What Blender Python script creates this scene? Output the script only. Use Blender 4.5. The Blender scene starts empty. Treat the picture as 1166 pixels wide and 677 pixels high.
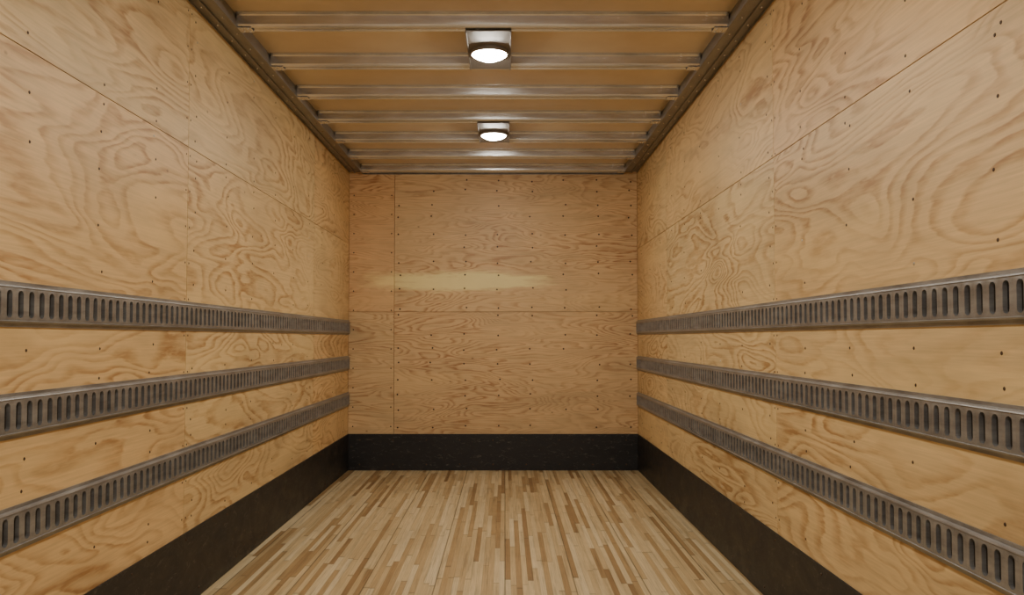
import bpy, bmesh, math, random
from mathutils import Vector
random.seed(7)
sc=bpy.context.scene
H=1.088
XL,XR=-1.299,1.102
YB=7.0; YF=-1.2
ZC=H+1.43
ZBOW=H+1.37

# ---------------------------------------------------------------- helpers
def new_obj(name,me,mats,parent=None,loc=(0,0,0),smooth=False):
    ob=bpy.data.objects.new(name,me); sc.collection.objects.link(ob)
    for m in mats:
        if m.name not in [x.name for x in me.materials if x]: me.materials.append(m)
    ob.location=loc
    if parent: ob.parent=parent
    if smooth:
        for p in me.polygons: p.use_smooth=True
    return ob
class MB:
    def __init__(s): s.v=[];s.f=[];s.seed=[];s.mi=[]
    def face(s,pts,seed=0,mi=0):
        n=len(s.v); s.v+= [tuple(p) for p in pts]; s.f.append(tuple(range(n,n+len(pts)))); s.seed.append(seed); s.mi.append(mi)
    def box(s,a,b,seed=0,mi=0):
        x0,y0,z0=a;x1,y1,z1=b; n=len(s.v)
        s.v+=[(x0,y0,z0),(x1,y0,z0),(x1,y1,z0),(x0,y1,z0),(x0,y0,z1),(x1,y0,z1),(x1,y1,z1),(x0,y1,z1)]
        for q in [(0,3,2,1),(4,5,6,7),(0,1,5,4),(1,2,6,5),(2,3,7,6),(3,0,4,7)]:
            s.f.append(tuple(n+i for i in q)); s.seed.append(seed); s.mi.append(mi)
    def prism(s,prof,axis,a,b,mi=0,closed=True):
        def P(p,t):
            return (t,p[0],p[1]) if axis=='X' else ((p[0],t,p[1]) if axis=='Y' else (p[0],p[1],t))
        n=len(s.v);k=len(prof)
        s.v+=[P(p,a) for p in prof]+[P(p,b) for p in prof]
        for i in range(k if closed else k-1):
            j=(i+1)%k
            s.f.append((n+i,n+j,n+k+j,n+k+i)); s.seed.append(0); s.mi.append(mi)
        if closed:
            s.f.append(tuple(n+i for i in range(k))); s.seed.append(0); s.mi.append(mi)
            s.f.append(tuple(n+k+i for i in reversed(range(k)))); s.seed.append(0); s.mi.append(mi)
    def dome(s,c,nrm,r,h,seg=8,mi=0):
        nrm=Vector(nrm).normalized(); t=nrm.orthogonal().normalized(); b=nrm.cross(t); c=Vector(c)
        n=len(s.v)
        for rr,hh in ((1,0),(0.75,0.7)):
            for i in range(seg):
                a=2*math.pi*i/seg
                s.v.append(tuple(c+(t*math.cos(a)+b*math.sin(a))*r*rr+nrm*h*hh))
        s.v.append(tuple(c+nrm*h))
        for i in range(seg):
            j=(i+1)%seg
            s.f.append((n+i,n+j,n+seg+j,n+seg+i)); s.seed.append(0); s.mi.append(mi)
            s.f.append((n+seg+i,n+seg+j,n+2*seg)); s.seed.append(0); s.mi.append(mi)
    def mesh(s,name,normals=True):
        me=bpy.data.meshes.new(name); me.from_pydata(s.v,[],s.f); me.update()
        for i,p in enumerate(me.polygons): p.material_index=s.mi[i]
        at=me.attributes.new('seed','FLOAT','FACE'); at.data.foreach_set('value',s.seed)
        if normals:
            bm=bmesh.new(); bm.from_mesh(me); bmesh.ops.recalc_face_normals(bm,faces=bm.faces); bm.to_mesh(me); bm.free()
        return me

class NT:
    def __init__(s,name):
        s.m=bpy.data.materials.new(name); s.m.use_nodes=True; s.t=s.m.node_tree; s.n=s.t.nodes; s.l=s.t.links
        s.b=s.n['Principled BSDF']
    def put(s,sock,v):
        if isinstance(v,bpy.types.NodeSocket): s.l.new(v,sock)
        elif v is not None: sock.default_value=v
    def math(s,op,a,b=None,c=None):
        n=s.n.new('ShaderNodeMath'); n.operation=op; s.put(n.inputs[0],a); s.put(n.inputs[1],b); s.put(n.inputs[2],c); return n.outputs[0]
    def comb(s,x,y,z):
        n=s.n.new('ShaderNodeCombineXYZ'); s.put(n.inputs[0],x); s.put(n.inputs[1],y); s.put(n.inputs[2],z); return n.outputs[0]
    def obj(s):
        n=s.n.new('ShaderNodeTexCoord'); q=s.n.new('ShaderNodeSeparateXYZ'); s.l.new(n.outputs['Object'],q.inputs[0]); return q.outputs, n.outputs['Object']
    def noise(s,v,scale=1,detail=2,rough=.5,dist=0):
        n=s.n.new('ShaderNodeTexNoise'); s.put(n.inputs['Vector'],v); n.inputs['Scale'].default_value=scale; n.inputs['Detail'].default_value=detail
        n.inputs['Roughness'].default_value=rough; n.inputs['Distortion'].default_value=dist; return n.outputs['Fac']
    def white(s,v):
        n=s.n.new('ShaderNodeTexWhiteNoise'); n.noise_dimensions='3D'; s.put(n.inputs['Vector'],v); return n.outputs['Value']
    def ramp(s,f,stops,interp='LINEAR'):
        n=s.n.new('ShaderNodeValToRGB'); s.put(n.inputs[0],f); e=n.color_ramp.elements; n.color_ramp.interpolation=interp
        while len(e)<len(stops): e.new(.5)
        for i,(p,c) in enumerate(stops):
            e[i].position=p; e[i].color=(c[0],c[1],c[2],1) if not isinstance(c,(int,float)) else (c,c,c,1)
        return n.outputs[0]
    def mix(s,f,a,b,mode='MIX'):
        n=s.n.new('ShaderNodeMix'); n.data_type='RGBA'; n.blend_type=mode; s.put(n.inputs[0],f)
        for k,v in ((6,a),(7,b)):
            s.put(n.inputs[k],(v[0],v[1],v[2],1) if isinstance(v,tuple) else v)
        return n.outputs[2]
    def bump(s,h,st=.2,d=.01):
        n=s.n.new('ShaderNodeBump'); n.inputs['Strength'].default_value=st; n.inputs['Distance'].default_value=d; s.l.new(h,n.inputs['Height']); s.l.new(n.outputs[0],s.b.inputs['Normal'])
def lin(r,g,b):
    f=lambda c:(c/255/12.92) if c/255<=.04045 else ((c/255+.055)/1.055)**2.4
    return (f(r),f(g),f(b))

# ---------------------------------------------------------------- materials
def plywood(name,axis,light,dark,sap=None,tints=((1.02,.95,.88),(1.0,1.02,1.0)),sh=.95,sz=3.3,freq=19,wob=.75):
    t=NT(name); o,_=t.obj(); h=o[axis]; z=o[2]
    at=t.n.new('ShaderNodeAttribute'); at.attribute_name='seed'; s=at.outputs['Fac']
    s7=t.math('MULTIPLY',s,7.31)
    v=t.comb(t.math('MULTIPLY',h,sh),t.math('MULTIPLY',z,sz),s7)
    n=t.noise(v,1.0,2.0,.4,.5)
    v2=t.comb(t.math('MULTIPLY',h,5),t.math('MULTIPLY',z,26),s7)
    nf=t.noise(v2,1.0,3,.6)
    r=t.math('ADD',t.math('MULTIPLY',n,freq),t.math('MULTIPLY',nf,wob))
    fr=t.math('FRACT',r)
    line=t.ramp(fr,[(0,.0),(.40,.06),(.72,.85),(.86,1),(1,.0)])
    v3=t.comb(t.math('MULTIPLY',h,.9),t.math('MULTIPLY',z,2.2),t.math('ADD',s7,40))
    st=t.ramp(t.noise(v3,1,2),[(.35,.25),(.60,1)])
    v8=t.comb(t.math('MULTIPLY',h,9),t.math('MULTIPLY',z,60),t.math('ADD',s7,11))
    fl=t.ramp(t.noise(v8,1,2,.6),[(.42,.55),(.58,1)])
    f=t.math('MULTIPLY',t.math('MULTIPLY',line,st),fl)
    base=t.mix(f,light,dark)
    v4=t.comb(t.math('MULTIPLY',h,4),t.math('MULTIPLY',z,150),s7)
    fib=t.ramp(t.noise(v4,1,3,.6),[(.3,.86),(.7,1.05)])
    base=t.mix(1.0,base,fib,'MULTIPLY')
    v5=t.comb(t.math('MULTIPLY',h,.55),t.math('MULTIPLY',z,4.5),t.math('ADD',s7,90))
    bl=t.ramp(t.noise(v5,1,3,.55,.4),[(.52,0),(.72,.6)])
    base=t.mix(bl,base,(min(1,light[0]*1.10),light[1]*1.12,light[2]*1.05))
    v6=t.comb(t.math('MULTIPLY',h,1.1),t.math('MULTIPLY',z,5.0),t.math('ADD',s7,140))
    db=t.ramp(t.noise(v6,1,4,.6,.4),[(.25,.78),(.5,1.0)])
    base=t.mix(1.0,base,db,'MULTIPLY')
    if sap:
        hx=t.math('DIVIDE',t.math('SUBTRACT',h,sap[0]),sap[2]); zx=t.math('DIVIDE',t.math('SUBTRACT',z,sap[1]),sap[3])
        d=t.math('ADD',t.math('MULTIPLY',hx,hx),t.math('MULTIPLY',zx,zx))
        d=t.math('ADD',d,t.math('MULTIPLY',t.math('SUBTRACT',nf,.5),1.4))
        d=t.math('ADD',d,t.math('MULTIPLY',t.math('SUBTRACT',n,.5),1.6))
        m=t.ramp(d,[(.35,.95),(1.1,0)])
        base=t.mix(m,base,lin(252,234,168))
    w=t.white(t.comb(s,s7,3.0))
    tint=t.mix(w,tints[0],tints[1])
    base=t.mix(1.0,base,tint,'MULTIPLY')
    g=t.ramp(t.noise(t.comb(h,z,7.7),1.3,4,.6),[(.3,.86),(.6,1.0)])
    base=t.mix(1.0,base,g,'MULTIPLY')
    vo=t.n.new('ShaderNodeTexVoronoi'); vo.inputs['Scale'].default_value=1.0
    t.l.new(t.comb(t.math('MULTIPLY',h,2.6),t.math('MULTIPLY',z,4.2),s7),vo.inputs['Vector'])
    kd=t.ramp(vo.outputs['Distance'],[(.015,.7),(.035,0)])
    base=t.mix(kd,base,lin(110,72,40))
    t.l.new(base,t.b.inputs['Base Color']); t.b.inputs['Roughness'].default_value=.48
    t.b.inputs['Specular IOR Level'].default_value=.45
    t.bump(t.math('ADD',f,fib),.10,.002)
    return t.m
m_ply_side=plywood('plywood_side',1,lin(229,199,148),lin(178,134,82),tints=((1.03,.95,.86),(.99,1.01,.99)))
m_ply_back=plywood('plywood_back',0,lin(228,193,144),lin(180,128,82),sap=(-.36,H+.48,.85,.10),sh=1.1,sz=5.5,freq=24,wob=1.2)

def m_floor_():
    t=NT('laminated_hardwood_floor'); o,_=t.obj(); x=o[0]; y=o[1]
    u=t.math('DIVIDE',x,.0258333); i=t.math('FLOOR',u)
    r1=t.white(t.comb(i,1.7,0.0)); 
    L=t.math('ADD',.5,t.math('MULTIPLY',t.white(t.comb(i,9.1,2.0)),.9))
    vv=t.math('ADD',t.math('DIVIDE',y,L),t.math('MULTIPLY',r1,13.0)); j=t.math('FLOOR',vv)
    rnd=t.white(t.comb(i,j,5.0))
    col=t.ramp(rnd,[(0,lin(160,127,84)),(.14,lin(186,155,108)),(.30,lin(208,181,134)),(.66,lin(220,196,150)),(1,lin(231,210,168))])
    g=t.noise(t.comb(t.math('MULTIPLY',x,170),t.math('MULTIPLY',y,4),rnd),1,3,.6)
    col=t.mix(1.0,col,t.ramp(g,[(.3,.80),(.7,1.06)]),'MULTIPLY')
    fu=t.math('FRACT',u); eu=t.math('MINIMUM',fu,t.math('SUBTRACT',1.0,fu))
    e1=t.ramp(eu,[(.0,.72),(.05,1)])
    fv=t.math('FRACT',vv); ev=t.math('MINIMUM',fv,t.math('SUBTRACT',1.0,fv)); e2=t.ramp(ev,[(.0,.55),(.012,1)])
    col=t.mix(1.0,col,e1,'MULTIPLY'); col=t.mix(1.0,col,e2,'MULTIPLY')
    b=t.math('FRACT',t.math('DIVIDE',x,.31)); eb=t.math('MINIMUM',b,t.math('SUBTRACT',1.0,b))
    e3=t.ramp(eb,[(.005,.40),(.012,1)]); col=t.mix(1.0,col,e3,'MULTIPLY')
    d=t.ramp(t.noise(t.comb(x,t.math('MULTIPLY',y,.6),0.0),1.6,5,.65),[(.3,.82),(.6,1.0)])
    col=t.mix(1.0,col,d,'MULTIPLY')
    dk=t.ramp(t.noise(t.comb(t.math('MULTIPLY',x,45),t.math('MULTIPLY',y,1.6),4.0),1,4,.6),[(.34,.66),(.46,1.0)])
    col=t.mix(.8,col,t.mix(1.0,col,dk,'MULTIPLY'))
    t.l.new(col,t.b.inputs['Base Color'])
    ro=t.ramp(t.noise(t.comb(x,y,3.0),4,4,.6),[(.3,.34),(.7,.5)]); t.l.new(ro,t.b.inputs['Roughness'])
    t.bump(t.math('MULTIPLY',t.math('MULTIPLY',e1,e3),1.0),.25,.002)
    return t.m
m_floor=m_floor_()
def metal(name,c1,c2,met,r0,r1,scale=(9,9,9),bump=.05):
    t=NT(name); o,ob=t.obj()
    v=t.comb(t.math('MULTIPLY',o[0],scale[0]),t.math('MULTIPLY',o[1],scale[1]),t.math('MULTIPLY',o[2],scale[2]))
    n=t.noise(v,1,5,.65,.3)
    t.l.new(t.ramp(n,[(.3,c1),(.7,c2)]),t.b.inputs['Base Color'])
    t.l.new(t.ramp(n,[(.3,r0),(.7,r1)]),t.b.inputs['Roughness'])
    t.b.inputs['Metallic'].default_value=met
    t.bump(n,bump,.003); return t.m
m_track=metal('galvanised_track_steel',lin(128,126,124),lin(170,169,167),.6,.30,.46,(12,7,30))
m_slot=metal('track_recess_dark',lin(36,33,31),lin(54,50,46),.3,.6,.8)
m_bow=metal('galvanised_roof_steel',lin(196,195,193),lin(226,225,223),.85,.16,.28,(5,30,30),.03)
m_rail=metal('roof_side_rail_steel',lin(122,119,116),lin(158,155,151),.65,.34,.5,(20,4,20))
m_screw=metal('dark_screw_steel',lin(62,46,35),lin(94,72,54),.5,.4,.6)
m_shiny=metal('zinc_bolt',lin(180,175,165),lin(220,215,205),.9,.25,.4)
def m_kick_():
    t=NT('black_kick_plate'); o,_=t.obj()
    a=t.noise(t.comb(t.math('MULTIPLY',o[0],5),t.math('MULTIPLY',o[1],5),t.math('MULTIPLY',o[2],9)),1,6,.7,.5)
    scr=t.noise(t.comb(t.math('MULTIPLY',o[0],14),t.math('MULTIPLY',o[1],14),t.math('MULTIPLY',o[2],40)),1,7,.8,1.2)
    col=t.ramp(a,[(.3,lin(20,20,22)),(.7,lin(38,37,38))])
    col=t.mix(t.ramp(scr,[(.56,0),(.70,.6)]),col,lin(120,112,102))
    t.l.new(col,t.b.inputs['Base Color'])
    t.l.new(t.ramp(a,[(.3,.38),(.7,.6)]),t.b.inputs['Roughness']); t.b.inputs['Metallic'].default_value=.1
    t.bump(a,.1,.004); return t.m
m_kick=m_kick_()
def m_ceil_():
    t=NT('translucent_fibreglass_roof'); o,_=t.obj()
    n=t.noise(t.comb(o[0],o[1],0.0),2.5,4,.6)
    t.l.new(t.ramp(n,[(.3,lin(200,174,132)),(.7,lin(216,192,152))]),t.b.inputs['Base Color'])
    t.b.inputs['Roughness'].default_value=.3; t.bump(t.noise(t.comb(o[0],o[1],1.0),5,3),.15,.01); return t.m
m_ceil=m_ceil_()
def m_emit():
    t=NT('lit_lamp_lens'); t.b.inputs['Base Color'].default_value=(1,1,1,1)
    t.b.inputs['Emission Color'].default_value=(1,.96,.87,1); t.b.inputs['Emission Strength'].default_value=215; return t.m
m_lens=m_emit()
m_plate=metal('lamp_mount_steel',lin(118,111,102),lin(142,134,124),.5,.5,.65)

# ---------------------------------------------------------------- room shell
T=.018; G=.0017
mb=MB(); mb.box((XL-.06,YF,-.06),(XR+.06,YB+.06,0))
new_obj('floor',mb.mesh('floor'),[m_floor])
mb=MB(); mb.box((XL-.06,YF,ZC),(XR+.06,YB+.06,ZC+.03))
new_obj('ceiling',mb.mesh('ceiling'),[m_ceil])

yseams=[YF,1.145,3.435,5.725,YB]
seed=[1.0]
def sheet(mb,side,y0,y1,z0,z1):
    seed[0]+=1.37
    if side=='L': mb.box((XL-T,y0+G,z0+G),(XL,y1-G,z1-G),seed[0])
    elif side=='R': mb.box((XR,y0+G,z0+G),(XR+T,y1-G,z1-G),seed[0])
    else: mb.box((y0+G,YB,z0+G),(y1-G,YB+T,z1-G),seed[0])
def side_wall(name,side,zs):
    mb=MB()
    for a,b in zip(yseams[:-1],yseams[1:]):
        for c,d in zip(zs[:-1],zs[1:]): sheet(mb,side,a,b,c,d)
    x=(XL-T,XL-.06) if side=='L' else (XR+T,XR+.06)
    mb.box((min(x),YF,0),(max(x),YB+.06,ZC),50)
    ob=new_obj(name,mb.mesh(name),[m_ply_side])
    s=MB(); X=XL if side=='L' else XR; nx=1 if side=='L' else -1
    for k in range(20):
        y=YF+.2+k*.41
        for zz in (.345,.42,.60,.68,.76,.90,.97,1.06,1.30,1.46,1.62,1.76,zs[2]-.035,zs[2]+.035,2.02,2.18,2.34,2.42):
            if random.random()<.22: continue
            s.dome((X,y+random.uniform(-.02,.02),zz+random.uniform(-.012,.012)),(nx,0,0),.0050,.002,8,0 if random.random()<.95 else 1)
    for ys in yseams[1:-1]:
        for q in range(15):
            z=.36+q*.148
            for dy in (-.02,.02): s.dome((X,ys+dy,z),(nx,0,0),.0046,.0015,6)
    new_obj('screws',s.mesh('screws'),[m_screw,m_shiny],ob)
side_wall('wall_left','L',[0,H+.09,H+.785,ZC])
side_wall('wall_right','R',[0,H+.09,H+.742,ZC])
mb=MB()
zs=H+.22; xs=-.92
sheet(mb,'B',XL,xs,0,zs); sheet(mb,'B',XL,xs,zs,ZC); sheet(mb,'B',xs,XR,0,zs); sheet(mb,'B',xs,XR,zs,ZC)
mb.box((XL-.06,YB+T,0),(XR+.06,YB+.06,ZC),50)
wb=new_obj('wall_back',mb.mesh('wall_back'),[m_ply_back])
s=MB()
for k in range(8):
    x=-.9+.02+k*.275
    for zz in (.36,.50,.62,.75,.88,1.0,1.12,zs-.03,zs+.03,1.5,1.62,1.72,1.85,1.95,2.1,2.2,2.32,2.4):
        if random.random()<.25: continue
        s.dome((x+random.uniform(-.015,.015),YB,zz+random.uniform(-.01,.01)),(0,-1,0),.0075,.002,8)
for zz in [.36+.16*i for i in range(13)]:
    s.dome((XL+.04,YB,zz),(0,-1,0),.006,.002,8); s.dome((xs-.025,YB,zz),(0,-1,0),.006,.002,8)
new_obj('screws',s.mesh('screws'),[m_screw],wb)

# ---------------------------------------------------------------- kick plates
KH=.30; KT=.006
def bev(ob,w=.0015,seg=2):
    b=ob.modifiers.new('bevel','BEVEL'); b.width=w; b.segments=seg; b.limit_method='ANGLE'
for nm,a,b in (('baseboard_left',(XL,YF,.001),(XL+KT,YB-KT,KH)),('baseboard_right',(XR-KT,YF,.001),(XR,YB-KT,KH)),('baseboard_back',(XL,YB-KT,.001),(XR,YB,KH))):
    mb=MB(); mb.box(a,b); ob=new_obj(nm,mb.mesh(nm),[m_kick]); bev(ob)
    s=MB()
    if nm=='baseboard_back':
        for k in range(9):
            for z in (.05,.25): s.dome((XL+.1+k*.275,YB-KT,z),(0,-1,0),.007,.003,8)
    else:
        X,nx=(XL+KT,1) if 'left' in nm else (XR-KT,-1)
        for k in range(16):
            s.dome((X,YF+.15+k*.5,.272),(nx,0,0),.005,.003,8)
            s.dome((X,YF+.3+k*.5,.04),(nx,0,0),.005,.003,8)
    new_obj('screws',s.mesh('screws'),[m_screw],ob)

# ---------------------------------------------------------------- cargo track rails (slotted E-section)
def track_mesh(L):
    """local: runs along +Y from 0..L, protrudes to +X, centred on Z, height .120"""
    mb=MB(); hh=.060; d=.013; pitch=.0508
    ph=.043
    top=[(0,hh),(.004,hh),(.004,hh-.004),(.0045,hh-.009),(.010,hh-.0105),(.014,hh-.0125),(.0155,hh-.0155),(.0145,ph+.001),(d,ph)]
    for sgn in (1,-1):
        pts=[(x,z*sgn) for x,z in top]
        mb.prism(pts,'Y',0,L,0,closed=False)
    for y in (0,L):
        mb.face([(x,y,z) for x,z in top]+[(x,y,-z) for x,z in reversed(top)],0,0)
    n=int(L/pitch); p=L/n
    sw=.0125; sh=.0365; rb=.011
    seg=6
    for i in range(n):
        yc=(i+.5)*p; y0=i*p; y1=y0+p
        out=[]
        for k in range(seg+1):
            a=math.pi*k/seg; out.append((yc+sw*math.cos(a),(sh-rb)+rb*math.sin(a)))
        for k in range(seg+1):
            a=math.pi+math.pi*k/seg; out.append((yc+sw*math.cos(a),-(sh-rb)+rb*math.sin(a)))
        m=len(out)
        half=seg+1
        outer=[]
        for k in range(half): outer.append((y1-(y1-y0)*k/seg,ph))
        for k in range(half): outer.append((y0+(y1-y0)*k/seg,-ph))
        b=len(mb.v)
        for (y,z) in outer: mb.v.append((d,y,z))
        for (y,z) in out: mb.v.append((d+.0012,y,z))
        for (y,z) in out: mb.v.append((.003,y,z))
        for k in range(m):
            j=(k+1)%m
            mb.f.append((b+k,b+j,b+m+j,b+m+k)); mb.seed.append(0); mb.mi.append(0)
            mb.f.append((b+m+k,b+m+j,b+2*m+j,b+2*m+k)); mb.seed.append(0); mb.mi.append(0)
        mb.f.append(tuple(b+2*m+k for k in range(m))); mb.seed.append(0); mb.mi.append(1)
    return mb.mesh('cargo_track_rail',normals=False)
LEN=YB-.004-YF
tm=track_mesh(LEN); tm.materials.append(m_track); tm.materials.append(m_slot)
tmr=tm.copy(); 
for v in tmr.vertices: v.co.x*=-1
tmr.flip_normals()
for zc in (H+.090,H-.204,H-.502):
    ob=bpy.data.objects.new('cargo_track_rail',tm); sc.collection.objects.link(ob); ob.location=(XL,YF,zc)
    ob=bpy.data.objects.new('cargo_track_rail',tmr); sc.collection.objects.link(ob); ob.location=(XR,YF,zc)

# ---------------------------------------------------------------- roof side rails
def side_rail(nm,X,s_):
    w=.112
    prof=[(X,ZC),(X,ZBOW+.012),(X+s_*.004,ZBOW+.012),(X+s_*.004,ZBOW+.020),(X+s_*.040,ZBOW+.020),(X+s_*.042,ZBOW+.008),(X+s_*.050,ZBOW+.008),
          (X+s_*.052,ZBOW+.016),(X+s_*(w-.01),ZBOW+.016),(X+s_*w,ZBOW-.002),(X+s_*(w+.006),ZBOW-.002),(X+s_*(w+.006),ZBOW+.03),(X+s_*w,ZBOW+.03),(X+s_*w,ZC)]
    mb=MB(); mb.prism(prof,'Y',YF,YB,0)
    ob=new_obj(nm,mb.mesh(nm),[m_rail])
    s=MB()
    for k in range(40):
        s.dome((X+s_*.022,YF+.1+k*.2,ZBOW+.020),(0,0,-1),.007,.004,8)
        s.dome((X+s_*.078,YF+.2+k*.2,ZBOW+.016),(0,0,-1),.006,.004,8)
    new_obj('rivets',s.mesh('rivets'),[m_bow],ob)
side_rail('trim_1',XL,1); side_rail('trim_2',XR,-1)
mb=MB(); mb.prism([(YB,ZC),(YB,ZBOW-.003),(YB-.004,ZBOW-.003),(YB-.004,ZBOW+.03),(YB-.02,ZBOW+.03),(YB-.02,ZC)],'X',XL+.12,XR-.12)
new_obj('trim_3',mb.mesh('trim_3'),[m_rail])

# ---------------------------------------------------------------- roof bows
SP=.535; y0=3.70
x0,x1=XL+.118,XR-.118
ys=[y0+SP*k for k in range(-8,7)]
for y in ys:
    if y<YF+.1: continue
    prof=[(-.060,0),(-.060,-.004),(-.042,-.006),(-.038,-.012),(-.035,-.048),(-.031,-.056),(-.022,-.060),(-.016,-.0535),(.016,-.0535),(.022,-.060),(.031,-.056),(.035,-.048),(.038,-.012),(.042,-.006),(.060,-.004),(.060,0)]
    mb=MB(); mb.prism([(a,b) for a,b in prof],'X',x0,x1)
    ob=new_obj('roof_bow',mb.mesh('roof_bow'),[m_bow],None,(0,y,ZC))
    s=MB()
    for xe,sg in ((x0,1),(x1,-1)):
        s.box((min(xe,xe+sg*.06),-.03,-.0625),(max(xe,xe+sg*.06),.03,-.0602))
        for dx in (.018,.044):
            s.dome((xe+sg*dx,-.015,-.0625),(0,0,-1),.006,.004,8); s.dome((xe+sg*dx,.018,-.0625),(0,0,-1),.006,.004,8)
    me=s.mesh('end_brackets'); new_obj('end_brackets',me,[m_bow],ob)

# ---------------------------------------------------------------- ceiling lights
def lamp(y):
    e=bpy.data.objects.new('ceiling_light',None); sc.collection.objects.link(e); e.location=(-.074,y,ZBOW)
    mb=MB(); mb.box((-.1,-.265,-.006),(.1,.265,-.0005)); p=new_obj('mount_plate',mb.mesh('mount_plate'),[m_plate],e); bev(p,.002)
    mb=MB()
    for sx in (-1,1): mb.box((sx*.1-.003,-.265,-.012),(sx*.1+.003,.265,-.0005))
    p=new_obj('plate_flanges',mb.mesh('plate_flanges'),[m_plate],e); bev(p,.001)
    def rev(name,prof,mat,seg=32):
        v=[];f=[]
        for (r,z) in prof:
            for k in range(seg):
                a=2*math.pi*k/seg; v.append((r*math.cos(a),r*math.sin(a),z))
        n=len(prof)
        for a in range(n-1):
            for k in range(seg):
                j=(k+1)%seg; f.append((a*seg+k,a*seg+j,(a+1)*seg+j,(a+1)*seg+k))
        f.append(tuple((n-1)*seg+k for k in range(seg)))
        me=bpy.data.meshes.new(name); me.from_pydata(v,[],f); me.update()
        bm=bmesh.new(); bm.from_mesh(me); bmesh.ops.recalc_face_normals(bm,faces=bm.faces); bm.to_mesh(me); bm.free()
        return new_obj(name,me,[mat],e,smooth=True)
    rev('housing_ring',[(.091,-.006),(.092,-.014),(.090,-.022),(.087,-.025),(.084,-.025),(.083,-.012)],m_plate)
    rev('lens',[(.0815,-.019),(.079,-.026),(.068,-.034),(.050,-.042),(.026,-.047),(.008,-.048)],m_lens,20)
for y in (y0+SP*.5,y0+SP*3.5,y0-SP*2.5,y0-SP*5.5,-.82): lamp(y)

# ---------------------------------------------------------------- world (warehouse light through open rear door)
w=bpy.data.worlds.new('World'); sc.world=w; w.use_nodes=True
w.node_tree.nodes['Background'].inputs[0].default_value=(1,.95,.88,1); w.node_tree.nodes['Background'].inputs[1].default_value=.8

# ---------------------------------------------------------------- camera
cd=bpy.data.cameras.new('camera'); cam=bpy.data.objects.new('camera',cd); sc.collection.objects.link(cam)
F=960; cd.sensor_width=36; cd.lens=F/1166*36; cd.clip_start=.02
pitch=math.radians(2.0)
cam.location=(0,0,H); cam.rotation_euler=(math.radians(90)+pitch,0,0)
cd.shift_x=8/1166; cd.shift_y=(46.5-F*math.tan(pitch))/1166
sc.camera=cam
